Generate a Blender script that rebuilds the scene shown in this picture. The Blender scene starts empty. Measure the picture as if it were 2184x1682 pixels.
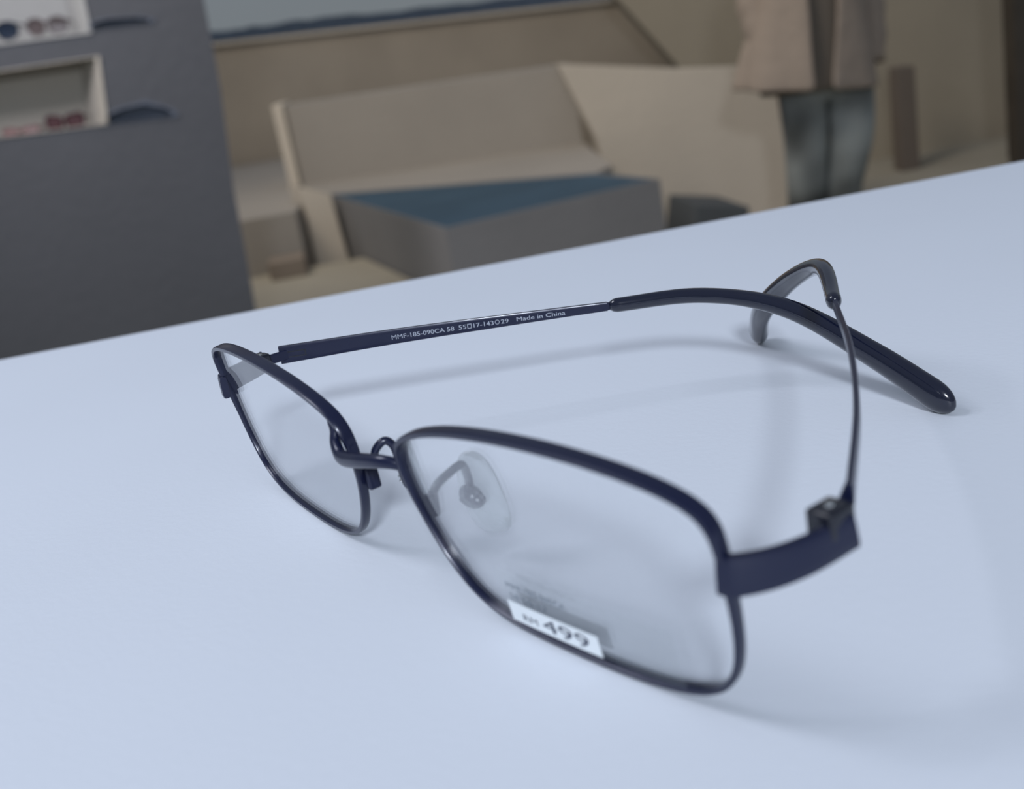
import bpy, bmesh, math, random
import numpy as np
from mathutils import Vector, Matrix, noise

scene = bpy.context.scene
COL = scene.collection
random.seed(4)

# ------------------------------------------------------------------ camera
FPX = 2403.195
CAM_P = np.array([0.139622, -0.069274, 0.077015])
CAM_M = np.array([[0.5920831, 0.7877354, -0.1700307], [-0.1560906, 0.319092, 0.9347813], [-0.7906158, 0.526928, -0.3118871]])
cam_d = bpy.data.cameras.new('camera')
cam = bpy.data.objects.new('camera', cam_d); COL.objects.link(cam)
cam_d.sensor_fit = 'HORIZONTAL'; cam_d.sensor_width = 36.0
cam_d.lens = FPX * 36.0 / 2184.0
cam_d.clip_start = 0.005; cam_d.clip_end = 500
R3 = Matrix([[CAM_M[0][i], CAM_M[1][i], -CAM_M[2][i]] for i in range(3)])
cam.matrix_world = Matrix.Translation(Vector(CAM_P)) @ R3.to_4x4()
cam_d.dof.use_dof = True
cam_d.dof.focus_distance = 0.206
cam_d.dof.aperture_fstop = 20.5
scene.camera = cam

# ------------------------------------------------------------------ world, lights, exposure
scene.view_settings.view_transform = 'Standard'
scene.view_settings.look = 'None'
scene.view_settings.gamma = 1.0
scene.view_settings.use_curve_mapping = False
scene.view_settings.exposure = 0.0

world = bpy.data.worlds.new('overcast_sky'); scene.world = world
world.use_nodes = True
wn = world.node_tree; wn.nodes.clear()
w_out = wn.nodes.new('ShaderNodeOutputWorld'); w_bg = wn.nodes.new('ShaderNodeBackground')
w_tc = wn.nodes.new('ShaderNodeTexCoord'); w_sep = wn.nodes.new('ShaderNodeSeparateXYZ')
w_rmp = wn.nodes.new('ShaderNodeValToRGB')
wn.links.new(w_tc.outputs['Generated'], w_sep.inputs[0]); wn.links.new(w_sep.outputs[2], w_rmp.inputs[0])
wn.links.new(w_rmp.outputs[0], w_bg.inputs[0]); wn.links.new(w_bg.outputs[0], w_out.inputs[0])
e = w_rmp.color_ramp.elements
e[0].position = 0.0; e[0].color = (0.20, 0.225, 0.24, 1)
e[1].position = 0.35; e[1].color = (0.235, 0.27, 0.33, 1)
w_bg.inputs[1].default_value = 0.85

def V3w(F, R, z):                        # forward / right / height to world
    f = np.array([CAM_M[2][0], CAM_M[2][1]]); f /= np.linalg.norm(f)
    return Vector((CAM_P[0] + f[0] * F + f[1] * R, CAM_P[1] + f[1] * F - f[0] * R, z))
def area(name, loc, target, size, power, col, size_y=None, spread=180):
    d = bpy.data.lights.new(name, 'AREA'); d.energy = power; d.color = col
    d.size = size; d.spread = math.radians(spread)
    if size_y: d.shape = 'RECTANGLE'; d.size_y = size_y
    o = bpy.data.objects.new(name, d); COL.objects.link(o)
    o.location = loc
    o.rotation_euler = (Vector(target) - Vector(loc)).to_track_quat('-Z', 'Y').to_euler()
    return o
KEY = Vector((0.765, -0.476, 0.50)).normalized()
area('window_light', KEY * 2.4, (0, 0.03, 0), 0.29, 42, (0.83, 0.90, 1.0), 0.24)
area('ceiling_light', Vector((-0.36, -0.34, 0.66)), (0, 0.03, 0), 0.30, 2.6, (0.87, 0.90, 1.0))
area('added_wall_fill', V3w(2.3, -1.5, 1.35), V3w(3.4, -1.15, 0.25), 0.5, 7, (0.95, 0.93, 1.0), spread=110)  # added unseen lamp, brightens the top of the left wall

# helpers in the camera-heading frame: FW forward, RT right, horizontal
FW = np.array([CAM_M[2][0], CAM_M[2][1], 0.0]); FW /= np.linalg.norm(FW)
RT = np.array([FW[1], -FW[0], 0.0])
FLOOR_Z = -1.1
def ray(px, py):
    d = CAM_M.T @ np.array([(px - 1092) / FPX, -(py - 841) / FPX, 1.0])
    return d
def W(px, py, F):                       # point on the upright plane a distance F ahead
    d = ray(px, py); return Vector(CAM_P + d * (F / (d @ FW)))
def H(px, py, z):                       # point on the level plane of height z
    d = ray(px, py); return Vector(CAM_P + d * ((z - CAM_P[2]) / d[2]))
def V3(a): return Vector((float(a[0]), float(a[1]), float(a[2])))
FWv, RTv, UP = V3(FW), V3(RT), Vector((0, 0, 1))
area('added_terrace_fill', V3(CAM_P) + FWv * 3.2 - RTv * 1.6 + UP * 3.2, V3(CAM_P) + FWv * 5.6 - RTv*(-0.5) - UP * 0.6, 2.2, 62, (1.0, 0.90, 0.77), spread=125)  # added area lamp out of view, lights the terrace but misses the eyeglasses

# ------------------------------------------------------------------ materials
def mat(name, col, rough=0.5, metal=0.0, coat=0.0, noise_amt=0.0, scale=20.0, bump=0.0, bscale=200.0, spec=0.5, bdist=0.001, detail=4):
    m = bpy.data.materials.new(name); m.use_nodes = True
    nt = m.node_tree; b = nt.nodes['Principled BSDF']
    b.inputs['Base Color'].default_value = (*col, 1)
    b.inputs['Roughness'].default_value = rough; b.inputs['Metallic'].default_value = metal
    b.inputs['Coat Weight'].default_value = coat; b.inputs['Coat Roughness'].default_value = 0.06
    b.inputs['Specular IOR Level'].default_value = spec
    tc = nt.nodes.new('ShaderNodeTexCoord')
    if noise_amt:
        n = nt.nodes.new('ShaderNodeTexNoise'); n.inputs['Scale'].default_value = scale; n.inputs['Detail'].default_value = detail
        nt.links.new(tc.outputs['Object'], n.inputs['Vector'])
        r = nt.nodes.new('ShaderNodeValToRGB')
        r.color_ramp.elements[0].position = 0.3; r.color_ramp.elements[1].position = 0.7
        r.color_ramp.elements[0].color = (*[c * (1 - noise_amt) for c in col], 1)
        r.color_ramp.elements[1].color = (*[min(1, c * (1 + noise_amt)) for c in col], 1)
        nt.links.new(n.outputs[0], r.inputs[0]); nt.links.new(r.outputs[0], b.inputs['Base Color'])
    if bump:
        n2 = nt.nodes.new('ShaderNodeTexNoise'); n2.inputs['Scale'].default_value = bscale; n2.inputs['Detail'].default_value = 6
        nt.links.new(tc.outputs['Object'], n2.inputs['Vector'])
        bp = nt.nodes.new('ShaderNodeBump'); bp.inputs['Strength'].default_value = bump; bp.inputs['Distance'].default_value = bdist
        nt.links.new(n2.outputs[0], bp.inputs['Height']); nt.links.new(bp.outputs[0], b.inputs['Normal'])
    return m

def clear_mat(name, tint, gloss_scale=1.0, haze=0.0, edge=0.0, edge_col=(0.8, 0.85, 0.86), rough=0.02):
    """thin transparent material: tinted see-through, fresnel gloss, optional milky edge"""
    m = bpy.data.materials.new(name); m.use_nodes = True
    nt = m.node_tree; nt.nodes.clear(); N = nt.nodes.new; L = nt.links.new
    out = N('ShaderNodeOutputMaterial'); tr = N('ShaderNodeBsdfTransparent'); tr.inputs[0].default_value = (*tint, 1)
    gl = N('ShaderNodeBsdfGlossy'); gl.inputs['Roughness'].default_value = rough; gl.inputs[0].default_value = (1, 1, 1, 1)
    df = N('ShaderNodeBsdfDiffuse'); df.inputs[0].default_value = (*edge_col, 1)
    lw = N('ShaderNodeLayerWeight'); lw.inputs[0].default_value = 0.35
    mm = N('ShaderNodeMath'); mm.operation = 'MULTIPLY_ADD'; mm.inputs[1].default_value = edge; mm.inputs[2].default_value = haze
    mx0 = N('ShaderNodeMixShader'); L(lw.outputs['Facing'], mm.inputs[0]); L(mm.outputs[0], mx0.inputs[0])
    L(tr.outputs[0], mx0.inputs[1]); L(df.outputs[0], mx0.inputs[2])
    fr = N('ShaderNodeFresnel'); fr.inputs[0].default_value = 1.45
    m2 = N('ShaderNodeMath'); m2.operation = 'MULTIPLY'; m2.inputs[1].default_value = gloss_scale; L(fr.outputs[0], m2.inputs[0])
    mx = N('ShaderNodeMixShader'); L(m2.outputs[0], mx.inputs[0]); L(mx0.outputs[0], mx.inputs[1]); L(gl.outputs[0], mx.inputs[2])
    L(mx.outputs[0], out.inputs[0])
    return m

M = {}
M['paper'] = mat('white_tabletop', (0.71, 0.75, 0.82), 0.55, noise_amt=0.016, scale=9, bump=0.14, bscale=700, bdist=0.0004, spec=0.25)
M['leg_white'] = mat('white_metal', (0.7, 0.72, 0.75), 0.4)
M['navy'] = mat('navy_metal', (0.004, 0.007, 0.033), 0.32, metal=0.15, coat=0.22)
M['navy_dark'] = mat('dark_navy_gloss', (0.004, 0.005, 0.012), 0.25, coat=0.3)
M['acetate'] = mat('navy_temple_tip', (0.003, 0.005, 0.018), 0.16, coat=0.8)
M['chrome'] = mat('screw_steel', (0.75, 0.76, 0.76), 0.22, metal=1.0)
M['ink_grey'] = mat('pale_grey_print', (0.42, 0.45, 0.52), 0.5)
M['ink_dark'] = mat('dark_print', (0.03, 0.04, 0.08), 0.6)
M['label'] = mat('white_label', (0.84, 0.88, 0.90), 0.6)
M['lens'] = clear_mat('clear_lens', (0.985, 0.99, 0.995), 0.5)
M['film'] = clear_mat('sticker_film', (0.993, 0.995, 0.995), 0.06, haze=0.025, edge_col=(0.7, 0.78, 0.82), rough=0.2)
M['silicone'] = clear_mat('clear_silicone', (0.97, 0.98, 0.98), 0.9, haze=0.16, edge=0.65, edge_col=(0.78, 0.84, 0.85), rough=0.08)
M['ink_soft'] = clear_mat('soft_grey_print', (0.8, 0.82, 0.84), 0.0, haze=0.85, edge_col=(0.12, 0.15, 0.19))

def plaster(name, col, n=0.08):
    return mat(name, col, 0.85, noise_amt=n, scale=2.2, bump=0.25, bscale=35, bdist=0.01, spec=0.15)
M['p_col'] = plaster('grey_plaster', (0.105, 0.109, 0.12), 0.05)
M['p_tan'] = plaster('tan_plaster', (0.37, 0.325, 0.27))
M['p_step'] = plaster('pale_plaster', (0.33, 0.305, 0.275), 0.05)
M['p_lit'] = plaster('cream_plaster', (0.44, 0.39, 0.33), 0.05)
M['p_pool'] = plaster('pool_plaster', (0.24, 0.235, 0.235), 0.06)
M['p_bright'] = plaster('light_plaster', (0.60, 0.54, 0.46), 0.04)
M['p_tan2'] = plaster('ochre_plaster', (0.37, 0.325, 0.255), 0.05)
M['p_lit2'] = plaster('sunlit_wall_plaster', (0.58, 0.52, 0.44), 0.04)  # sunlight on the lower front wall is put into this paler colour
M['p_step2'] = plaster('sandy_ledge', (0.40, 0.36, 0.31), 0.05)
M['p_brown2'] = plaster('brown_block', (0.24, 0.20, 0.165), 0.06)
M['p_plinth'] = plaster('tan_plinth', (0.20, 0.175, 0.14), 0.06)
M['p_floor'] = plaster('sand_floor', (0.36, 0.33, 0.27), 0.08)
M['p_niche'] = plaster('niche_plaster', (0.46, 0.425, 0.37), 0.04)
M['p_niche_g'] = plaster('pale_grey_niche', (0.40, 0.40, 0.39), 0.04)
M['p_shade'] = plaster('shade_recess', (0.13, 0.15, 0.19), 0.05)  # dark base colour carries the shade beside the niches
M['p_brown'] = plaster('brown_stone', (0.16, 0.135, 0.115), 0.08)
M['p_dark'] = plaster('dark_stone', (0.09, 0.10, 0.11), 0.06)
M['door'] = mat('dark_brown_wood', (0.055, 0.045, 0.035), 0.5, noise_amt=0.2, scale=6)
M['water'] = mat('deep_blue_water', (0.045, 0.085, 0.125), 0.6, spec=0.15, noise_amt=0.15, scale=3, bump=0.15, bscale=12, bdist=0.01)
M['hill'] = plaster('distant_hill', (0.16, 0.185, 0.215), 0.12)
M['sea'] = mat('grey_sea', (0.2, 0.22, 0.25), 0.4, noise_amt=0.1, scale=0.2)
M['jacket'] = mat('beige_jacket', (0.30, 0.245, 0.20), 0.9, noise_amt=0.06, scale=9, bump=0.4, bscale=16, bdist=0.02)
M['lining'] = mat('brown_shirt', (0.15, 0.125, 0.10), 0.9)
M['jeans'] = mat('faded_blue_denim', (0.19, 0.205, 0.20), 0.9, noise_amt=0.75, scale=4.5, bump=0.4, bscale=14, bdist=0.02, detail=1)
M['skin'] = mat('skin', (0.42, 0.26, 0.19), 0.6)
M['hair'] = mat('dark_hair', (0.03, 0.022, 0.018), 0.6, bump=0.5, bscale=60, bdist=0.01)
M['shoe'] = mat('dark_shoe', (0.05, 0.045, 0.04), 0.5)
M['sg_navy'] = mat('navy_sunglass_lens', (0.012, 0.022, 0.045), 0.12, coat=0.6)
M['sg_brown'] = mat('rosy_brown_sunglass_lens', (0.10, 0.078, 0.078), 0.3, coat=0.5)
M['sg_wine'] = mat('wine_sunglass_lens', (0.10, 0.045, 0.05), 0.12, coat=0.5)
M['sg_pink'] = mat('pale_pink_sunglass_lens', (0.36, 0.21, 0.205), 0.3, coat=0.5)
M['sgf_navy'] = mat('navy_sunglass_frame', (0.006, 0.01, 0.022), 0.25)
M['sgf_brown'] = mat('mauve_sunglass_frame', (0.085, 0.062, 0.065), 0.4)
M['sgf_wine'] = mat('wine_sunglass_frame', (0.045, 0.010, 0.016), 0.25)
M['sgf_pink'] = mat('pink_sunglass_frame', (0.22, 0.11, 0.105), 0.4)

# ------------------------------------------------------------------ object helpers
def link(name, me, m=None, parent=None, smooth=False):
    o = bpy.data.objects.new(name, me); COL.objects.link(o)
    if m is not None: me.materials.append(m)
    if parent is not None: o.parent = parent
    if smooth:
        for p in me.polygons: p.use_smooth = True
    return o
def from_bm(name, bm, m, parent=None, smooth=False, autosmooth=None):
    bmesh.ops.recalc_face_normals(bm, faces=bm.faces)
    me = bpy.data.meshes.new(name); bm.to_mesh(me); bm.free()
    o = link(name, me, m, parent, smooth)
    if autosmooth is not None:
        me.set_sharp_from_angle(angle=autosmooth)
    return o
def tag(o, label=None, cat=None, group=None, kind=None):
    if label: o['label'] = label
    if cat: o['category'] = cat
    if group: o['group'] = group
    if kind: o['kind'] = kind
    return o
def empty(name, loc=(0, 0, 0), rot=(0, 0, 0)):
    o = bpy.data.objects.new(name, None); COL.objects.link(o); o.location = loc; o.rotation_euler = rot
    o.empty_display_size = 0.02
    return o
def prism_bm(pts, dv, bm=None):
    bm = bm or bmesh.new(); dv = Vector(dv)
    a = [bm.verts.new(p) for p in pts]; b = [bm.verts.new(Vector(p) + dv) for p in pts]
    bm.faces.new(a); bm.faces.new(list(reversed(b)))
    for i in range(len(a)):
        j = (i + 1) % len(a); bm.faces.new((a[i], b[i], b[j], a[j]))
    return bm
def bevel_all(bm, w, seg=2):
    bmesh.ops.bevel(bm, geom=[e for e in bm.edges if e.calc_face_angle(0) > 0.3], offset=w, segments=seg, affect='EDGES', profile=0.5)
def prism(name, pts, dv, m, parent=None, bev=0.0):
    bm = prism_bm(pts, dv); bmesh.ops.recalc_face_normals(bm, faces=bm.faces)
    if bev: bevel_all(bm, bev)
    return from_bm(name, bm, m, parent)
def cr(K, n=12):                         # Catmull-Rom through the knots
    K = np.asarray(K, float)
    K = np.vstack([2 * K[0] - K[1], K, 2 * K[-1] - K[-2]]); out = []
    for i in range(1, len(K) - 2):
        t = np.linspace(0, 1, n, endpoint=False)[:, None]; a, b, c, d = K[i - 1:i + 3]
        out.append(.5 * (2 * b + (c - a) * t + (2 * a - 5 * b + 4 * c - d) * t * t + (3 * b - a - 3 * c + d) * t ** 3))
    return np.vstack(out + [K[-2][None]])
def section(kind, n=12):
    """unit cross-section (u,v) in [-1,1]; 'round' or 'box' (rounded rectangle)"""
    P = []
    for i in range(n):
        a = 2 * math.pi * i / n
        c, s = math.cos(a), math.sin(a)
        if kind != 'round':
            p = 5.0 if kind == 'box' else 9.0; r = (abs(c) ** p + abs(s) ** p) ** (-1 / p); c, s = c * r, s * r
        P.append((c, s))
    return P
def sweep(path, side, sizes, kind='box', closed=False, n=16, cap=True, bm=None):
    """sweep a section along path; side[i] = unit vector of the u axis; sizes[i] = (half_u, half_v)"""
    bm = bm or bmesh.new(); path = np.asarray(path, float); N = len(path); rings = []
    sec = section(kind, n)
    for i in range(N):
        if closed: t = path[(i + 1) % N] - path[i - 1]
        else: t = path[min(i + 1, N - 1)] - path[max(i - 1, 0)]
        t = t / np.linalg.norm(t); u = np.asarray(side[i], float); u = u - t * (u @ t); u /= np.linalg.norm(u)
        v = np.cross(t, u); hu, hv = sizes[i]
        rings.append([bm.verts.new(V3(path[i] + u * (c * hu) + v * (s * hv))) for c, s in sec])
    m_ = len(sec)
    for i in range(N if closed else N - 1):
        a, b = rings[i], rings[(i + 1) % N]
        for k in range(m_):
            bm.faces.new((a[k], a[(k + 1) % m_], b[(k + 1) % m_], b[k]))
    if cap and not closed:
        bm.faces.new(list(reversed(rings[0]))); bm.faces.new(rings[-1])
    return bm
def box_bm(c, ax, half, bm=None, bev=0.0):
    """box centred at c with axes ax (3 vectors) and half sizes"""
    b = bmesh.new(); c = Vector(c); A = [Vector(a).normalized() for a in ax]
    vs = {}
    for i in (-1, 1):
        for j in (-1, 1):
            for k in (-1, 1):
                vs[i, j, k] = b.verts.new(c + A[0] * i * half[0] + A[1] * j * half[1] + A[2] * k * half[2])
    for f in (((-1,-1,-1),(-1,-1,1),(-1,1,1),(-1,1,-1)), ((1,-1,-1),(1,1,-1),(1,1,1),(1,-1,1)), ((-1,-1,-1),(1,-1,-1),(1,-1,1),(-1,-1,1)),
              ((-1,1,-1),(-1,1,1),(1,1,1),(1,1,-1)), ((-1,-1,-1),(-1,1,-1),(1,1,-1),(1,-1,-1)), ((-1,-1,1),(1,-1,1),(1,1,1),(-1,1,1))):
        b.faces.new([vs[q] for q in f])
    bmesh.ops.recalc_face_normals(b, faces=b.faces)
    if bev: bmesh.ops.bevel(b, geom=b.edges[:], offset=bev, segments=3, affect='EDGES', profile=0.5)
    if bm is None: return b
    me = bpy.data.meshes.new('tmp'); b.to_mesh(me); b.free(); bm.from_mesh(me); bpy.data.meshes.remove(me)
    return bm
def merge(bm, other):
    me = bpy.data.meshes.new('tmp'); other.to_mesh(me); other.free(); bm.from_mesh(me); bpy.data.meshes.remove(me); return bm
def text_geo(body, size):
    """flat triangulated letter mesh (verts, faces) and its width"""
    cu = bpy.data.curves.new('t', 'FONT'); cu.body = body; cu.size = size; cu.resolution_u = 3
    o = bpy.data.objects.new('t', cu); COL.objects.link(o)
    dg = bpy.context.evaluated_depsgraph_get(); me = bpy.data.meshes.new_from_object(o.evaluated_get(dg))
    bm = bmesh.new(); bm.from_mesh(me); bmesh.ops.triangulate(bm, faces=bm.faces)
    bmesh.ops.subdivide_edges(bm, edges=[e for e in bm.edges if e.calc_length() > size * 0.6], cuts=1)
    bpy.data.objects.remove(o); bpy.data.curves.remove(cu); bpy.data.meshes.remove(me)
    return bm
def join_text(parts, m_name, mapper, parent, name, mtl):
    big = bmesh.new()
    for bm in parts: merge(big, bm)
    for v in big.verts: v.co = mapper(v.co.x, v.co.y)
    me = bpy.data.meshes.new(name); big.to_mesh(me); big.free()
    return link(name, me, mtl, parent)
def stroke(pts, w, closed=True):
    """flat line of width w through 2D points as a bmesh (for symbols)"""
    bm = bmesh.new(); n = len(pts)
    for i in range(n if closed else n - 1):
        a = Vector(pts[i]); b = Vector(pts[(i + 1) % n]); d = (b - a).normalized(); p = Vector((-d.y, d.x)) * w / 2; d = d * w / 2
        q = [a - d + p, b + d + p, b + d - p, a - d - p]
        bm.faces.new([bm.verts.new((v.x, v.y, 0)) for v in q])
    return bm

# ================================================================== TABLE
A0 = Vector((-0.2602, -0.0020, 0)); Ed = Vector((0.503, 0.8643, 0)).normalized(); Nn = Vector((Ed.y, -Ed.x, 0))
c0, c1 = A0 - Ed * 0.55, A0 + Ed * 1.05
table = empty('display_table', (A0 + Ed * 0.25 + Nn * 0.37 + Vector((0, 0, FLOOR_Z))))
tag(table, 'white smooth display table the navy eyeglasses stand on', 'table')
bpy.context.view_layer.update()
def tpart(name, bm, m):
    for v in bm.verts: v.co -= table.location
    return from_bm(name, bm, m, table)
bm = prism_bm([c0, c1, c1 + Nn * 0.78, c0 + Nn * 0.78], (0, 0, -0.03)); bmesh.ops.recalc_face_normals(bm, faces=bm.faces); bevel_all(bm, 0.002, 3)
tpart('tabletop', bm, M['paper'])
for a, b in ((0.06, 0.06), (1.54, 0.06), (0.06, 0.72), (1.54, 0.72)):
    p = c0 + Ed * a + Nn * b + Vector((0, 0, (FLOOR_Z - 0.03) / 2))
    tpart('leg', box_bm(p, (Ed, Nn, UP), (0.025, 0.025, (-FLOOR_Z - 0.03) / 2), bev=0.003), M['leg_white'])
bm = bmesh.new()
for a, b, la, lb in ((0.8, 0.06, 0.72, 0.01), (0.8, 0.72, 0.72, 0.01), (0.06, 0.39, 0.01, 0.31), (1.54, 0.39, 0.01, 0.31)):
    box_bm(c0 + Ed * a + Nn * b + Vector((0, 0, -0.06)), (Ed, Nn, UP), (la, lb, 0.03), bm)
tpart('apron', bm, M['leg_white'])

# ================================================================== EYEGLASSES (millimetres scaled by the root)
KW, TILT, WRAP = 1.58698, -0.150747, 0.87384
CTRL = np.array([[6.966, 23.359], [11.012, 27.257], [23.267, 30.592], [39.374, 31.893], [53.867, 31.014], [64.094, 28.412], [64.589, 23.269], [64.314, 12.041], [61.602, 3.257], [51.439, 0.67], [37.766, 0.626], [23.993, 0.652], [14.855, 3.194], [8.653, 13.662]])
KN = np.array([[70.124, 15.8, 24.498], [54.455, 37.806, 23.974], [37.69, 58.463, 23.598], [20.38, 77.191, 23.358], [7.89, 89.669, 25.485], [-5.772, 96.922, 20.484], [-19.183, 102.66, 11.918], [-29.311, 111.373, 3.26]])
KF = np.array([[-68.532, 14.067, 21.916], [-55.309, 33.42, 21.609], [-42.218, 52.35, 20.868], [-29.543, 70.333, 20.021], [-15.866, 82.561, 20.048], [-0.169, 88.823, 17.271], [16.264, 91.422, 9.885], [31.816, 92.15, 2.191]])
MM = 0.001
def bspl(ctrl, n=192):
    k = len(ctrl); u = np.arange(n) / n * k; i = np.floor(u).astype(int); t = (u - i)[:, None]
    P = [ctrl[(i + j - 1) % k] for j in range(4)]
    return ((1 - t) ** 3 * P[0] + (3 * t ** 3 - 6 * t ** 2 + 4) * P[1] + (-3 * t ** 3 + 3 * t ** 2 + 3 * t + 1) * P[2] + t ** 3 * P[3]) / 6
def front(s, t, sx, off=0.0):
    """lens-plane coordinates (s outward, t up) of one side to world mm"""
    y = WRAP * abs(s) / 60 * 5 + KW * 1e-3 * (s - 36) ** 2 + t * math.sin(TILT) + off
    return np.array([sx * s, y, t * math.cos(TILT)])
glasses = empty('eyeglasses', (0, 0.04, 0))
tag(glasses, 'thin navy metal eyeglasses with clear lenses and price sticker, open on the white table', 'eyeglasses')
def gpart(name, bm, m, parent=None, sharp=0.7):
    for v in bm.verts: v.co = v.co * MM - glasses.location
    return from_bm(name, bm, m, parent or glasses, smooth=True, autosmooth=sharp)
contour = bspl(CTRL)
cen = contour.mean(0)
rims = {}
for sx, side_lab in ((1, 'near'), (-1, 'far')):
    path, side, sz = [], [], []
    for s, t in contour:
        p = front(s, t, sx); path.append(p)
        dy = (front(s + .1, t, sx) - p); dz = (front(s, t + .1, sx) - p)
        nrm = np.cross(dy, dz); nrm /= np.linalg.norm(nrm); side.append(nrm)
        top = min(1, max(0, (t - 14) / 12))
        sz.append((0.78 + 0.32 * top, 0.42 + 0.05 * top))
    rim = gpart('rim', sweep(path, side, sz, 'box', closed=True, n=20), M['navy'])
    rim['label'] = 'navy rim around the %s lens' % ('stickered' if sx > 0 else 'plain')
    rims[sx] = rim
    # lens: curved clear sheet, 1.2 mm thick, edges in the rim groove
    bm = bmesh.new(); layers = []
    for off in (-0.25, 0.25):
        rings = []
        for f in (1.0, .86, .7, .5, .3, .12):
            ring = []
            for s, t in contour[::2]:
                q = cen + (np.array([s, t]) - cen) * (f if f < 1 else 0.995)
                ring.append(bm.verts.new(V3(front(q[0], q[1], sx, off))))
            rings.append(ring)
        m_ = len(rings[0])
        for a, b in zip(rings[:-1], rings[1:]):
            for k in range(m_): bm.faces.new((a[k], a[(k + 1) % m_], b[(k + 1) % m_], b[k]))
        bm.faces.new(rings[-1]); layers.append(rings[0])
    for k in range(m_):
        bm.faces.new((layers[0][k], layers[1][k], layers[1][(k + 1) % m_], layers[0][(k + 1) % m_]))
    gpart('lens', bm, M['lens'])

# bridge
def tube(path, r, n=14, kind='round', r_v=None, parent=None, name='tube', m=None, upv=(0, 0, 1), taper=None, res=10):
    P = cr(path, res); k = len(P)
    sz = [((r if taper is None else r * taper(i / (k - 1))), (r_v or r) * (1 if taper is None else taper(i / (k - 1)))) for i in range(k)]
    return sweep(P, [upv] * k, sz, kind, n=n)
bm = tube([(-11.6, -1.9, 24.6), (-10.4, -2.2, 23.3), (-9.6, -2.9, 21.6), (-7.6, -3.5, 20.2), (-4.6, -3.8, 20.3), (0, -3.9, 21.2), (4.6, -3.4, 21.9), (7.0, -2.2, 21.6), (7.9, -0.9, 20.6)],
          1.05, r_v=0.85, upv=(0, 0.2, 1), kind='round', taper=lambda u: 0.75 + 0.4 * math.sin(math.pi * min(1, u * 1.05)))
gpart('bridge', bm, M['navy'])

# nose pads, arms and mounts
def disc_bm(c, ax, r, h):
    bm = bmesh.new(); A = [Vector(a).normalized() for a in ax]; rings = []
    for f, y in ((0.75, -1), (0.95, -0.75), (1, 0), (0.95, 0.75), (0.75, 1)):
        rings.append([bm.verts.new(Vector(c) + A[0] * (r * f * math.cos(t) * (1.0 if math.sin(t) < 0 else 0.85)) + A[2] * (r * f * math.sin(t)) + A[1] * (h * y)) for t in [2 * math.pi * k / 28 for k in range(28)]])
    for a, b in zip(rings[:-1], rings[1:]):
        for k in range(28): bm.faces.new((a[k], a[(k + 1) % 28], b[(k + 1) % 28], b[k]))
    bm.faces.new(rings[0]); bm.faces.new(rings[-1]); return bm
def nose(path, block, blk_half, blk_ax, boxc, box_ax, padc, pad_n, pad_up):
    arm = gpart('pad_arm', tube(path, 0.64, res=10, upv=(1, 0.3, 0.1)), M['navy'])
    bm = box_bm(block, blk_ax, blk_half, bev=0.45); gpart('arm_mount', bm, M['navy'], arm)
    mount = gpart('pad_mount', disc_bm(boxc, box_ax, 2.15, 0.6), M['navy'], None)
    bx = [Vector(a).normalized() for a in box_ax]
    # slotted screws on the mount
    bm = bmesh.new()
    for du, dv in ((0.55, 0.35), (1.15, -0.25)):
        c = Vector(boxc) + bx[0] * du + bx[2] * dv - bx[1] * 0.65
        g = bmesh.new(); bmesh.ops.create_uvsphere(g, u_segments=14, v_segments=8, radius=0.30)
        for v in g.verts: v.co = c + v.co * Vector((1, 1, 1)).x
        merge(bm, g)
    gpart('screw', bm, M['chrome'], mount)
    # pad: softly domed oval, D-shaped section
    n = Vector(pad_n).normalized(); u = Vector(pad_up); u = (u - n * u.dot(n)).normalized(); w = u.cross(n)
    bm = bmesh.new(); rings = []
    for i in range(13):
        ph = -math.pi / 2 + math.pi * i / 12
        ring = []
        for k in range(36):
            a = 2 * math.pi * k / 36
            e_ = 2.6; ca, sa = math.cos(a), math.sin(a); r = (abs(ca) ** e_ + abs(sa) ** e_) ** (-1 / e_)
            rr = math.cos(ph) ** 0.55
            wx = 3.5 * ca * r * rr * (1 + 0.10 * -sa); ux = 7.2 * sa * r * rr
            nn = 0.95 * math.sin(ph) + 0.012 * ux * ux * 0.7
            ring.append(bm.verts.new(Vector(padc) + w * wx + u * ux + n * nn))
        rings.append(ring)
    for a, b in zip(rings[:-1], rings[1:]):
        for k in range(36): bm.faces.new((a[k], a[(k + 1) % 36], b[(k + 1) % 36], b[k]))
    bmesh.ops.remove_doubles(bm, verts=bm.verts, dist=1e-4)
    pad = gpart('nose_pad', bm, M['silicone']); pad['label'] = 'clear silicone nose pad'
nose([(8.3, 1.0, 14.6), (7.9, 3.0, 16.5), (7.5, 5.6, 17.3), (7.3, 7.7, 17.7), (7.15, 8.5, 16.9), (7.0, 8.9, 15.0), (6.9, 8.9, 13.4)],
     (8.1, 1.3, 14.0), (0.8, 1.1, 1.9), ((1, 0.1, 0), (0, 1, 0), (0.1, 0, 1)),
     (6.9, 8.9, 12.1), ((0.86, 0.5, 0), (-0.5, 0.86, 0), (0, -0.2, 1)), (6.3, 11.2, 11.4), (-0.5, 0.85, 0.12), (0.05, -0.3, 1))
nose([(-8.4, 0.8, 15.6), (-8.1, 1.9, 17.3), (-7.9, 2.6, 18.9), (-7.3, 4.0, 19.9), (-6.8, 5.0, 18.9), (-6.5, 5.3, 16.8), (-6.4, 5.4, 14.6)],
     (-8.1, 1.0, 14.9), (0.8, 1.1, 1.9), ((1, -0.1, 0), (0, 1, 0), (-0.1, 0, 1)),
     (-6.3, 5.6, 13.6), ((0.86, -0.5, 0), (0.5, 0.86, 0), (0, -0.2, 1)), (-6.2, 7.6, 12.4), (0.5, 0.85, 0.12), (-0.05, -0.3, 1))

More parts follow.
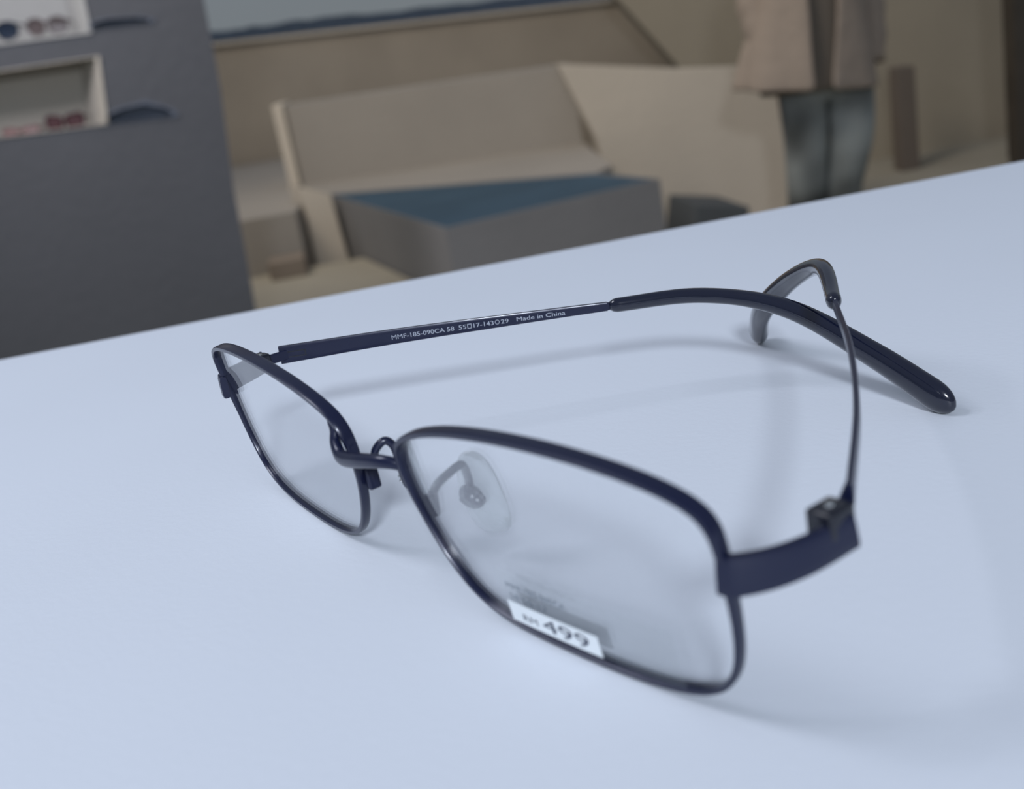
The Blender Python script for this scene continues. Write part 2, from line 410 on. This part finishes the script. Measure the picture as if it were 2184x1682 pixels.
# endpieces with hinges
def blade(path, hh, ht, name, m, parent=None, taper=None, res=12, kind='box', up=(0, 0, 1)):
    P = cr(path, res); k = len(P)
    sz = [((hh if not taper else taper(i / (k - 1)) * hh), ht) for i in range(k)]
    return sweep(P, [up] * k, sz, kind, n=20)
EP = {1: [(63.9, 2.0, 20.4), (65.4, 3.0, 20.3), (67.6, 6.2, 20.4), (69.4, 10.2, 20.9), (70.5, 15.6, 21.6)],
      -1: [(-63.8, 1.6, 20.2), (-65.8, 2.2, 20.3), (-67.3, 5.0, 20.6), (-67.9, 9.0, 21.0), (-68.2, 12.4, 21.6)]}
for sx in (1, -1):
    P = EP[sx]
    ep = gpart('endpiece', blade(P, 2.5, 0.7, '', None, taper=lambda u: (0.86 + min(1, u / 0.2) * 0.14) * (1.0 - 0.18 * u)), M['navy'])
    hx = P[-1]
    # hinge block with three barrels and a screw, on the inner side
    inn = -sx
    c = Vector((hx[0] + inn * 1.5, hx[1] - 1.6, hx[2] + 1.4)) if sx > 0 else Vector((hx[0] + inn * 1.3, hx[1] - 1.2, hx[2] + 0.6))
    bm = box_bm(c, ((1, 0, 0), (0, 1, 0), (0, 0, 1)), (1.7, 2.0, 1.6) if sx > 0 else (1.3, 1.6, 1.2), bev=0.35)
    hg = gpart('hinge', bm, M['navy_dark'])
    bm = bmesh.new()
    g = bmesh.new(); bmesh.ops.create_cone(g, cap_ends=True, segments=20, radius1=0.6, radius2=0.5, depth=0.5)
    for v in g.verts: v.co = v.co + c + Vector((0, 0, 1.6 if sx > 0 else 1.2))
    merge(bm, g)
    gpart('screw', bm, M['chrome'], hg)
    # pivot arm to the temple
    K = KN if sx > 0 else KF
    a = np.array([c.x, c.y + 0.8, c.z - 0.4]); b = K[0] + (K[1] - K[0]) * 0.16
    gpart('hinge_arm', sweep(np.array([a, (a + b) / 2, b]), [(0, 0, 1)] * 3, [(1.0, 0.35)] * 3, 'box', n=16), M['navy'], hg)

# temples: flat metal blade then thick tip
def temple(K, sx):
    P = cr(K, 14); L = np.concatenate([[0], np.cumsum(np.linalg.norm(np.diff(P, axis=0), axis=1))])
    i3 = 42                                     # index of knot 3, where the tip sleeve begins
    S = L[i3]
    bl = np.concatenate([[1.8, 2.2], np.linspace(3, S - 1.0, 40), [S - 0.45]])
    blade_pts = np.array([[np.interp(x, L, P[:, c]) for c in range(3)] for x in bl])
    h0, h1 = (1.85, 0.86) if sx < 0 else (1.25, 0.85)
    th = 0.50 if sx < 0 else 0.42
    sz = [(h0 + (h1 - h0) * (x / S), th) for x in bl]
    t = gpart('temple', sweep(blade_pts, [(0, 0, 1)] * len(blade_pts), sz, 'flat', n=28), M['navy'])
    # narrow waist joining blade and sleeve
    nk = np.array([[np.interp(x, L, P[:, c]) for c in range(3)] for x in (S - 1.2, S - 0.3, S + 0.4, S + 1.2)])
    gpart('temple_joint', sweep(nk, [(0, 0, 1)] * len(nk), [(0.78, 0.40)] * len(nk), 'box', n=16), M['navy'], t)
    tp = P[i3:]; tl = L[i3:]; T = L[-1] - L[i3]
    # finer end
    U = np.concatenate([np.linspace(0, 0.05, 6), np.linspace(0.06, 0.92, 50), np.linspace(0.93, 1.0, 12)])
    pp = np.array([[np.interp(L[i3] + u * T, L, P[:, c]) for c in range(3)] for u in U])
    ss = []
    for u in U:
        hv = 1.25 + 0.25 * u + 1.15 * max(0, (u - 0.35) / 0.65) ** 1.1; tv = 1.05 + 0.75 * u
        e_ = 1.0
        if u < 0.02: e_ = 0.6 + 0.4 * math.sqrt(u / 0.02)
        if u > 0.93: e_ = math.sqrt(max(0.03, 1 - ((u - 0.93) / 0.0705) ** 2))
        g_ = 1.22 if sx > 0 else 1.15
        ss.append((hv * e_ * g_, tv * e_ * g_))
    tb = sweep(pp, [(0, 0, 1)] * len(pp), ss, 'round', n=24)
    lift = -min(v.co.z for v in tb.verts) + 0.03        # the tip rests on the tabletop
    zr = T
    for v in tb.verts:
        d = min(1, max(0, (np.linalg.norm(np.array(v.co) - pp[0])) / np.linalg.norm(pp[-1] - pp[0])))
        v.co.z += lift * d ** 2
    print('tip lift', lift)
    tip = gpart('temple_tip', tb, M['acetate'], None, sharp=1.2)
    tip['label'] = 'glossy navy plastic tip of the %s' % ('lettered temple' if sx < 0 else 'edge-on temple')
    return t, P, L
tn, PN, LN = temple(KN, 1)
tf, PF, LF = temple(KF, -1)
# recessed hinge plate on the lettered temple
def tf_map(x, y, off):
    """x = arc length along the lettered temple, y = height; off = out of its inner face"""
    p = np.array([np.interp(x, LF, PF[:, c]) for c in range(3)]); q = np.array([np.interp(x + 0.5, LF, PF[:, c]) for c in range(3)])
    t = q - p; t /= np.linalg.norm(t); u = np.array([0, 0, 1.0]); u = u - t * (u @ t); u /= np.linalg.norm(u); n = np.cross(t, u)
    return Vector((p + u * y + n * off) * MM) - glasses.location
bm = bmesh.new()
merge(bm, stroke([(3.2, -0.55), (7.0, -0.6), (7.0, 0.45), (3.2, 0.5)], 0.22))
for v in bm.verts: v.co = tf_map(v.co.x, v.co.y, 0.53)
me = bpy.data.meshes.new('hinge_slot'); bm.to_mesh(me); bm.free(); link('hinge_slot', me, M['navy_dark'], tf)
def text_line(body, size, x0, y0, width):
    bm = text_geo(body, size); xs = [v.co.x for v in bm.verts]; k = width / (max(xs) - min(xs)); mn = min(xs)
    for v in bm.verts: v.co = Vector(((v.co.x - mn) * k + x0, v.co.y + y0, 0))
    return bm
def s_at(px):                            # arc length on the lettered temple seen at photo column px
    best = None
    for l in np.linspace(0, LF[-1], 600):
        p = np.array([np.interp(l, LF, PF[:, c]) for c in range(3)]) * MM - CAM_P
        q = CAM_M @ p; x = 1092 + FPX * q[0] / q[2]
        if l < LF[42] and (best is None or abs(x - px) < best[0]): best = (abs(x - px), l)
    return best[1]
xs = [s_at(p) for p in (836, 968, 979, 1084, 1101, 1205)]
parts = [text_line('MMF-185-090CA 58', 1.25, xs[0], -0.48, xs[1] - xs[0])]
w2 = xs[3] - xs[2]; a = xs[2]
parts += [text_line('55', 1.25, a, -0.46, w2 * 0.15), stroke([(a + w2 * .18, -.44), (a + w2 * .255, -.44), (a + w2 * .255, .40), (a + w2 * .18, .40)], 0.12),
          text_line('17-143', 1.25, a + w2 * 0.30, -0.46, w2 * 0.40),
          stroke([(a + w2 * .775 + .42 * math.cos(i * .5236), .0 + .42 * math.sin(i * .5236)) for i in range(12)], 0.12),
          text_line('29', 1.25, a + w2 * 0.85, -0.46, w2 * 0.15),
          text_line('Made in China', 1.2, xs[4], -0.42, xs[5] - xs[4])]
join_text(parts, '', lambda x, y: tf_map(x, y, 0.54), tf, 'temple_print', M['ink_grey'])['label'] = 'pale grey printed model code and Made in China'

# price sticker on the near lens
def sheet(name, s0, s1, t0, t1, off, m, parent, th=0.06, skew=0.0):
    bm = bmesh.new(); nx, nz = 14, 6; G = []
    for o_ in (0, th):
        g = [[bm.verts.new(V3(front(s0 + (s1 - s0) * i / nx, t0 + (t1 - t0) * j / nz + skew * (i / nx), 1, off - o_))) for i in range(nx + 1)] for j in range(nz + 1)]
        for j in range(nz):
            for i in range(nx): bm.faces.new((g[j][i], g[j][i + 1], g[j + 1][i + 1], g[j + 1][i]))
        G.append(g)
    return gpart(name, bm, m, parent)
film = sheet('price_sticker', 24.3, 55.0, 1.7, 10.2, -0.62, M['film'], None)
film['label'] = 'transparent sticker with white price panel'
sheet('price_panel', 25.0, 42.0, 1.75, 5.0, -0.70, M['label'], film)
def lens_map(off):
    return lambda x, y: Vector(V3(front(x, y, 1, off)) * MM) - glasses.location
join_text([text_line('RM', 1.5, 27.6, 2.5, 2.9), text_line('499', 2.9, 31.6, 2.4, 8.6)], '', lens_map(-0.80), film, 'price_print', M['ink_dark'])
join_text([text_line('MMF-185-090CA', 1.35, 26.0, 7.4, 11.5), text_line('58 55-17', 1.35, 26.0, 5.6, 7.5)], '', lens_map(-0.72), film, 'code_print', M['ink_soft'])

# ================================================================== THE TERRACE BEHIND
BACK = FWv
def P(F, R, z): return Vector((CAM_P[0], CAM_P[1], z)) + FWv * F + RTv * R
def cl(v, z=FLOOR_Z):
    if v.z < z: v.z = z
    return v
def foot_prism(name, fr, z0, z1, m, parent=None, bev=0.0):
    return prism(name, [P(F, R, z0) for F, R in fr], (0, 0, z1 - z0), m, parent, bev)
def struct(o): o['kind'] = 'structure'; return o
fl = [V3(CAM_P) * 1.0 for _ in range(4)]
base = Vector((CAM_P[0], CAM_P[1], FLOOR_Z))
fl = [base - FWv * 1.2 - RTv * 3.5, base - FWv * 1.2 + RTv * 4.0, base + FWv * 9.0 + RTv * 6.5, base + FWv * 9.0 - RTv * 6.0]
struct(prism('floor', fl, (0, 0, -0.12), M['p_floor']))

# ---- left display wall with niches -------------------------------------------------
FC = 3.4
ND = (FWv * 0.84 - RTv * 0.54) * 0.17         # direction the niches run back
def holes_wall(name, outer, holes, F, dv, m):
    bm = bmesh.new(); edges = []
    for loop in [outer] + holes:
        vs = [bm.verts.new(W(x, y, F)) for x, y in loop]
        edges += [bm.edges.new((vs[i], vs[(i + 1) % len(vs)])) for i in range(len(vs))]
    bmesh.ops.triangle_fill(bm, edges=edges, use_beauty=True)
    front_f = bm.faces[:]
    r = bmesh.ops.extrude_face_region(bm, geom=front_f)
    nv = [g for g in r['geom'] if isinstance(g, bmesh.types.BMVert)]
    for v in nv: v.co += dv
    return from_bm(name, bm, m)
lowL, lowR_ = (-420, 1100), (612, 1100)
outer = [(-620, -900), (300, -900), (433, -10), (470, 185), (498, 400), (545, 655), lowR_, lowL]
n1 = [(-330, -230), (120, -250), (188, 66), (-300, 131)]
n2 = [(-300, 196), (205, 122), (223, 263), (-280, 327)]
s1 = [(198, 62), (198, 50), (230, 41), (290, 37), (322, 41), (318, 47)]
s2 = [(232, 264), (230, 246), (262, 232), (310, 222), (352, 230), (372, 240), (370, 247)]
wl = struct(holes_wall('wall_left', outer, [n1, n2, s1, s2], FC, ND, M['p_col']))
def niche(pts, m, name, dv=ND, depth=1.0, back=0.03):
    """box-shaped lining set in a hole: four reveals and a back"""
    P = [W(x, y, FC) for x, y in pts]; D = dv * depth; bm = bmesh.new()
    off = -BACK * 0.004
    c = sum(P, Vector()) / len(P)
    Pi = [p + (p - c) * 0.0 for p in P]
    a = [bm.verts.new(p + off) for p in Pi]; b = [bm.verts.new(p + D * 0.98) for p in Pi]
    ao = [bm.verts.new(p + (p - c).normalized() * 0.012 + off) for p in Pi]; bo = [bm.verts.new(p + (p - c).normalized() * 0.012 + D * 1.06) for p in Pi]
    n = len(P)
    for i in range(n):
        j = (i + 1) % n
        bm.faces.new((a[i], b[i], b[j], a[j])); bm.faces.new((ao[i], ao[j], bo[j], bo[i])); bm.faces.new((a[i], a[j], ao[j], ao[i]))
    bm.faces.new(b); bm.faces.new(bo)
    o = from_bm(name, bm, m, wl); return o
niche(n1, M['p_niche_g'], 'niche')['label'] = 'pale grey lined upper niche'
niche(n2, M['p_niche'], 'niche')['label'] = 'beige lined lower niche'
for s in (s1, s2): niche(s, M['p_shade'], 'shade_slot', depth=0.25)['label'] = 'added dark slot beside the niche'  # recesses added to stand for soft shade on the wall

def sunglasses(name_lab, px0, px1, py_l, py_r, F, lens, frame, group, shape='round', yaw=0.0, hratio=0.80):
    """pair standing on the niche floor, lenses towards the camera; px0..px1 = lens outer edges, py = lens bottoms"""
    a = W(px0, py_l, F); b = W(px1, py_r, F); wv = b - a; wd = wv.length; ux = wv.normalized()
    nz = (UP - ux * UP.dot(ux)).normalized(); ny = nz.cross(ux)
    root = empty('sunglasses', a + wv * 0.5)
    tag(root, name_lab, 'sunglasses', group)
    lw = wd * 0.465; lh = lw * hratio
    def L(pt): return ux * pt[0] + nz * pt[1] + ny * pt[2]
    for sx in (-1, 1):
        cx = sx * (wd / 2 - lw / 2)
        pts = []
        for i in range(32):
            t = 2 * math.pi * i / 32; c, s_ = math.cos(t), math.sin(t)
            ex = 2.4 if shape == 'round' else 3.2
            r = (abs(c) ** ex + abs(s_) ** ex) ** (-1 / ex)
            x = c * r * lw / 2; z = s_ * r * lh / 2 + lh / 2
            if shape == 'cat': z += max(0, c * sx) * lh * 0.12 * (s_ > -0.2); 
            if s_ < 0: x *= (1 + 0.22 * s_)
            y = 0.10 * (x + cx) ** 2 / wd * 4
            pts.append(np.array([cx + x, z, y]))
        bm = bmesh.new()
        f_ = [bm.verts.new(L(p)) for p in pts]; g_ = [bm.verts.new(L(p + np.array([0, 0, 0.002]))) for p in pts]
        bm.faces.new(f_); bm.faces.new(g_)
        for i in range(32): bm.faces.new((f_[i], f_[(i + 1) % 32], g_[(i + 1) % 32], g_[i]))
        from_bm('lens', bm, lens, root)
        path = np.array([list(L(p)) for p in pts])
        from_bm('rim', sweep(path, [list(ny)] * 32, [(0.0022, 0.0020 if shape != 'cat' else 0.003)] * 32, 'round', closed=True, n=8), frame, root, smooth=True)
        ox = sx * wd / 2
        tp = np.array([list(L(q)) for q in ((ox * .97, lh * .78, 0.004), (ox, lh * .78, 0.015), (ox * .97, lh * .74, 0.06), (ox * .9, lh * .55, 0.105), (ox * .88, lh * .1, 0.125))])
        tpc = cr(tp, 6)
        from_bm('temple', sweep(tpc, [list(nz)] * len(tpc), [(0.0035, 0.0018)] * len(tpc), 'round', n=8), frame, root, smooth=True)
    br = cr(np.array([list(L(q)) for q in ((-wd * .07, lh * .62, 0), (0, lh * .74, -0.002), (wd * .07, lh * .62, 0))]), 6)
    from_bm('bridge', sweep(br, [list(nz)] * len(br), [(0.0025, 0.002)] * len(br), 'round', n=8), frame, root, smooth=True)
    return root
G = 'sunglasses in the wall niches'
FS = FC + 0.045
sunglasses('dark navy sunglasses at the left picture edge in the upper wall niche', -52, 41, 96, 82, FS, M['sg_navy'], M['sgf_navy'], G, 'round', hratio=0.86)
sunglasses('brownish rounded sunglasses in the upper wall niche, beside the navy pair', 59, 145, 77, 69, FS, M['sg_brown'], M['sgf_brown'], G, 'round', hratio=0.84)
sunglasses('dark wine red sunglasses at the right end of the lower wall niche', 101, 181, 283, 272, FS, M['sg_wine'], M['sgf_wine'], G, 'cat', hratio=0.84)
sunglasses('pale pink low sunglasses left of the wine red pair in the lower niche', 6, 84, 294, 284, FS, M['sg_pink'], M['sgf_pink'], G, 'cat', hratio=0.42)

# ---- far: sea, hills, parapet ---------------------------------------------------------
sea = [base + FWv * 12 - RTv * 60, base + FWv * 12 + RTv * 60, base + FWv * 120 + RTv * 120, base + FWv * 120 - RTv * 120]
sea = [Vector((p.x, p.y, -4.0)) for p in sea]
tag(prism('sea', sea, (0, 0, -0.5), M['sea']), kind='structure')
def ridge(name, F, px_pts, thick, m, label, cat):
    top = [W(x, y, F) for x, y in cr(np.array([(x, y) for x, y in px_pts], float), 10)]
    bm = bmesh.new(); rows = []
    for k, (dz, df) in enumerate(((None, -thick), (0.55, -thick * .4), (1.0, 0), (0.5, thick * .5), (None, thick))):
        row = []
        for i, p in enumerate(top):
            h = p.z + 4.5
            z = -4.5 if dz is None else -4.5 + h * dz + (noise.noise(Vector((i * .35, k * 1.7, 0))) * 0.12 if 0 < k < 4 else 0)
            row.append(bm.verts.new(Vector((p.x, p.y, z)) + FWv * df))
        rows.append(row)
    for a, b in zip(rows[:-1], rows[1:]):
        for i in range(len(a) - 1): bm.faces.new((a[i], a[i + 1], b[i + 1], b[i]))
    bm.faces.new(rows[0] + list(reversed(rows[-1])))
    bm.faces.new([r[0] for r in rows]); bm.faces.new([r[-1] for r in rows])
    o = from_bm(name, bm, m, smooth=True); tag(o, label, cat); return o
ridge('distant_hill', 60, [(-200, 50), (200, 78), (440, 70), (560, 54), (700, 38), (850, 22), (1000, 4), (1150, -12), (1300, -30), (1420, -40), (1700, -60)], 8, M['hill'],
      'low blue grey hill across the water beyond the tan parapet', 'hill')

FP_ = 8.0
par = [(430, 99), (1322, 1), (1500, -18), (1500, 420), (430, 560)]
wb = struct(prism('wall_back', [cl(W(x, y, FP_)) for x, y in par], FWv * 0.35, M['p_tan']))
cop = [(430, 94), (1330, -5), (1330, 2), (430, 101)]
cp = prism('lit_edge_trim_1', [W(x, y, FP_ - 0.05) for x, y in cop], FWv * 0.42, M['p_bright']); struct(cp)  # pale strip holds the highlight along the top edge of the back wall

# tall wall on the right, its slanted edge leaning over the parapet
FR_ = 6.8
wr_pts = [(1300, -30), (1320, 0), (1443, 136), (1640, 420), (1640, 560), (2500, 480), (2500, -900), (1290, -900)]
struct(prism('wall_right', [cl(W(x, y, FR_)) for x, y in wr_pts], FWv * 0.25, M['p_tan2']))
# lower wall in front of it
F2 = 5.35
w2_pts = [(1190, 139), (1460, 148), (1700, 140), (1730, 620), (1350, 660), (1300, 420), (1275, 301)]
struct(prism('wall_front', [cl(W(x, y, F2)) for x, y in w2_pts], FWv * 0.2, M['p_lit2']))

# ---- raised platform --------------------------------------------------------------------
ZP = -0.55
platform = foot_prism('raised_platform', [(4.97, -1.95), (4.97, -.79), (5.17, -.79), (5.385, -.868), (5.395, -.69), (4.49, .487), (4.6, .565), (7.95, .565), (7.95, -3.3)], FLOOR_Z, ZP, M['p_step'])
tag(platform, 'raised cream plaster platform running behind the blue topped basin', 'platform')
ZS = -0.80
tag(foot_prism('low_step', [(4.96, -1.9), (4.96, -.54), (3.9, -.165), (3.6, -.165), (3.6, -1.9)], FLOOR_Z, ZS, M['p_floor']),
    'low sandy step at the foot of the platform, beside the display wall', 'step')
tag(foot_prism('stone_block', [(4.78, -.925), (4.78, -.765), (4.95, -.785), (4.95, -.945)], ZS, ZS + .078, M['p_brown2'], bev=0.006),
    'small brownish stone block on the low step, left of the upright slab', 'block')
FI = 6.0
gw = [P(6.0, -.885, ZP), P(5.6, .56, ZP), P(5.6, .56, -.177), P(6.0, -.885, -.146)]
tag(prism('garden_wall', gw, FWv * 0.24, M['p_step']), 'long low grey plaster wall on the platform, behind the basin', 'wall')  # low garden wall standing on the platform
tag(foot_prism('end_pier', [(5.97, -.945), (5.97, -.889), (6.27, -.889), (6.27, -.945)], ZP, -.132, M['p_bright'], bev=0.004),
    'narrow pale pier closing the left end of the garden wall', 'pier')
ZB = ZP
# ---- basin
q = [H(700, 414, ZB), H(1270, 369, ZB), H(1407, 381, ZB), H(950, 487, ZB)]
basin = empty('water_basin', sum(q, Vector()) / 4 + Vector((0, 0, FLOOR_Z - ZB)))
tag(basin, 'grey plaster water basin with dark blue top in front of the platform', 'basin')
bpy.context.view_layer.update()
def part(name, bm, m, root):
    for v in bm.verts: v.co -= root.location
    return from_bm(name, bm, m, root)
cq = sum(q, Vector()) / 4
bm = bmesh.new()
inn = [p + (cq - p).normalized() * 0.010 for p in q]
vo = [bm.verts.new(p) for p in q]; vi = [bm.verts.new(p) for p in inn]; vd = [bm.verts.new(p - UP * 0.06) for p in inn]; vb = [bm.verts.new(Vector((p.x, p.y, FLOOR_Z))) for p in q]
for i in range(4):
    j = (i + 1) % 4
    bm.faces.new((vo[i], vo[j], vi[j], vi[i])); bm.faces.new((vi[i], vi[j], vd[j], vd[i])); bm.faces.new((vo[i], vb[i], vb[j], vo[j]))
bm.faces.new(vd); bm.faces.new(vb)
part('basin_wall', bm, M['p_pool'], basin)
part('water', prism_bm([p - UP * 0.004 for p in inn], (0, 0, -0.05)), M['water'], basin)
# light upright slab beside the basin
FP2 = 5.17
tag(prism('upright_slab', [W(640, 399, FP2), W(704, 414, FP2), P(FP2, -.612, FLOOR_Z), P(FP2, -.775, FLOOR_Z)], FWv * 0.2 - RTv * .08, M['p_bright']),
    'light cream upright slab against the left side of the blue topped basin', 'slab')

# ---- right-hand pieces
dk = [W(1487, 437, 4.9), W(1600, 441, 4.9), cl(W(1600, 700, 4.9)), cl(W(1490, 700, 4.9))]
tag(prism('dark_bench', dk, FWv * 0.4 - RTv * .05, M['p_dark'], bev=0.006), 'dark slate low bench just behind the table edge, left of the person', 'bench')
tag(prism('standing_panel', [W(1912, 146, 6.27), W(1951, 140, 6.27), cl(W(1966, 400, 6.27)), cl(W(1926, 400, 6.27))], FWv * 0.12, M['p_brown'], bev=0.006),
    'narrow dark brown standing panel against the wall, right of the person', 'panel')
d1 = prism('door_1', [W(2146, -400, 5.6), W(2340, -440, 5.6), cl(W(2350, 800, 5.6)), cl(W(2196, 800, 5.6)), W(2174, 340, 5.6)], FWv * 0.12, M['door'])
struct(d1)

# ================================================================== PERSON
PF = 4.3
foot = P(PF, 1.335, FLOOR_Z)
hx = W(1738, 180, PF)
person = empty('person', foot, (0, 0, 0))
tag(person, 'person in a loose beige jacket and faded blue jeans standing on the terrace', 'person')
rt, bk_ = RTv, FWv
def PL(x, y, z): return rt * x + bk_ * y + UP * z       # local: x right in the picture, y away, z up
def skin_mesh(name, chains, m, parent, sub=2, root=0):
    bm = bmesh.new(); idx = []; rad = []
    keys = {}
    for ch in chains:
        prev = None
        for (p, r) in ch:
            k = tuple(round(c, 4) for c in p)
            if k not in keys:
                keys[k] = len(rad); bm.verts.new(PL(*p)); rad.append(r); bm.verts.ensure_lookup_table()
            if prev is not None and prev != keys[k]: bm.edges.new((bm.verts[prev], bm.verts[keys[k]]))
            prev = keys[k]
    me = bpy.data.meshes.new(name); bm.to_mesh(me); bm.free()
    o = link(name, me, m, parent)
    md = o.modifiers.new('skin', 'SKIN'); md.use_smooth_shade = True
    for i, r in enumerate(rad):
        rr = r if isinstance(r, tuple) else (r, r)
        me.skin_vertices[0].data[i].radius = rr
        me.skin_vertices[0].data[i].use_root = (i == root)
    s = o.modifiers.new('sub', 'SUBSURF'); s.levels = sub; s.render_levels = sub
    return o
# body: one continuous figure (pelvis root) with arms, hands with fingers, legs and head
pel = (0, 0, 0.98)
chains = [
    [(pel, .12), ((0, 0, 1.10), .105), ((0, 0, 1.25), .12), ((0, 0.01, 1.38), .10), ((0, 0.01, 1.49), .055), ((0, -0.01, 1.55), .05), ((0, -0.015, 1.62), .075), ((0, -0.01, 1.69), .085), ((0, 0, 1.75), .06)],
]
for sx in (-1, 1):
    sh = (sx * .13, .01, 1.37); el = (sx * .195, .05, 1.14); wr_ = (sx * .165, -.03, .92)
    chains.append([((0, 0.01, 1.38), .10), (sh, .042), (el, .036), (wr_, .027), ((sx * .14, -.075, .865), .034)])
    chains.append([(pel, .12), ((sx * .09, 0, .92), .085), ((sx * .085, -.02 * sx, .50), .055), ((sx * .075, .02, .12), .036), ((sx * .08, -.02, .055), .036), ((sx * .09, -.14, .03), .03)])
    palm = (sx * .14, -.075, .865)
    for j in range(4):
        fx = sx * .14 - sx * (-0.024 + .016 * j) * .35; fy = -.075 - 0.026 + .017 * j
        ln = (.85, 1.0, .95, .75)[j]
        chains.append([(palm, .034), ((fx, fy, .825), .010), ((fx - sx * .006, fy - .004, .825 - .035 * ln), .009), ((fx - sx * .018, fy - .008, .825 - .062 * ln), .008)])
    chains.append([(palm, .034), ((sx * .125, -.115, .85), .011), ((sx * .118, -.132, .815), .009)])
body = skin_mesh('body', chains, M['skin'], person)
# face: nose, eyes, ears, mouth
for nm, x, y, z, r, sy, mt in (('nose', 0, -.10, 1.64, .016, 1.3, 'skin'), ('eye', -.030, -.083, 1.672, .008, .6, 'hair'), ('eye', .030, -.083, 1.672, .008, .6, 'hair'),
                           ('ear', -.085, .0, 1.655, .02, .6, 'skin'), ('ear', .085, .0, 1.655, .02, .6, 'skin'), ('mouth', 0, -.088, 1.605, .018, .4, 'sgf_pink')):
    g = bmesh.new(); bmesh.ops.create_uvsphere(g, u_segments=12, v_segments=8, radius=r)
    for v in g.verts: v.co = PL(x + v.co.x, y + v.co.y * sy, z + v.co.z * (.4 if nm == 'mouth' else 1))
    from_bm(nm, g, M[mt], person, smooth=True)
skin_mesh('hair', [[((0, .045, 1.60), .075), ((0, .045, 1.69), .102), ((0, .012, 1.765), .105), ((0, .0, 1.80), .06)]], M['hair'], person)
# jeans: hips and two legs, lofted in one mesh
skin_mesh('jeans', [
    [((.02, 0, 1.02), (.125, .11)), ((.02, 0, .93), (.160, .125)), ((.02, 0, .84), (.170, .130))],
    [((.02, 0, .84), .16), ((.105, -.02, .74), (.095, .11)), ((.10, -.045, .55), (.080, .088)), ((.055, .02, .32), (.072, .080)), ((.05, .03, .07), (.078, .085))],
    [((.02, 0, .84), .16), ((-.055, 0, .74), (.090, .11)), ((-.070, -.02, .55), (.076, .088)), ((-.075, .02, .32), (.070, .080)), ((-.08, .03, .07), (.078, .085))]],
    M['jeans'], person)
for sx in (-1, 1):
    o = skin_mesh('shoe', [[((sx * .07, .06, .045), (.040, .045)), ((sx * .075, -.04, .045), (.042, .04)), ((sx * .09, -.15, .032), (.040, .03))]], M['shoe'], person, 2)
# inner shirt
def cos_x(a, rx): return rx * math.cos(a)
def loft(name, rings, m, parent, gap=None, sub=1, thick=0.012, n=40, folds=0.0):
    """rings: (z, cx, rx, ry, ycentre); gap = half opening angle at the front"""
    bm = bmesh.new(); R_ = []
    for k, (z, cx, rx, ry, cy) in enumerate(rings):
        ring = []
        for i in range(n + 1 if gap else n):
            if gap:
                g0 = gap[k]; a = -math.pi / 2 + g0 + (2 * math.pi - 2 * g0) * i / n
            else: a = 2 * math.pi * i / n
            f = 1 + folds * math.sin(a * 7 + k * .5) * (1 - k / len(rings))
            ring.append(bm.verts.new(PL(cx + rx * f * math.cos(a), cy + ry * f * math.sin(a), z - (0.13 * cos_x(a, rx) if gap and k < 3 else 0))))
        R_.append(ring)
    for a, b in zip(R_[:-1], R_[1:]):
        m_ = len(a)
        for i in range(m_ - 1 if gap else m_): bm.faces.new((a[i], a[(i + 1) % m_], b[(i + 1) % m_], b[i]))
    o = from_bm(name, bm, m, parent, smooth=True)
    s = o.modifiers.new('solid', 'SOLIDIFY'); s.thickness = thick; s.offset = 0
    if sub: s = o.modifiers.new('sub', 'SUBSURF'); s.levels = sub; s.render_levels = sub
    return o
loft('shirt', [(.74, -.02, .20, .165, 0), (.84, 0.0, .18, .145, 0), (.95, 0, .165, .135, 0), (1.15, 0, .155, .13, 0), (1.35, 0, .18, .13, .01), (1.44, 0, .13, .10, .01), (1.49, 0, .07, .07, .01)], M['lining'], person)
loft('jacket', [(.745, -.045, .262, .21, 0.0), (.80, -.04, .252, .20, 0), (.92, -.02, .225, .18, 0), (1.10, 0, .190, .165, 0), (1.30, 0, .190, .155, .01), (1.42, 0, .175, .13, .015), (1.475, 0, .10, .085, .02), (1.52, 0, .085, .08, .02)],
     M['jacket'], person, gap=(.10, .13, .2, .28, .35, .45, .55, .6), folds=0.05)
for sx in (-1, 1):
    P = cr(np.array([list(PL(*q_)) for q_ in ((sx * .13, .01, 1.40), (sx * .175, .02, 1.30), (sx * .200, .04, 1.12), (sx * .200 + .008, .01, .98), (sx * .175 + .012, -.02, .80))]), 6)
    k = len(P)
    bm = sweep(P, [list(rt)] * k, [(.066 - .012 * abs(math.sin(i * .9)) * (i / k), .075) for i in range(k)], 'round', n=20, cap=False)
    o = from_bm('sleeve', bm, M['jacket'], person, smooth=True)
    s = o.modifiers.new('solid', 'SOLIDIFY'); s.thickness = 0.01
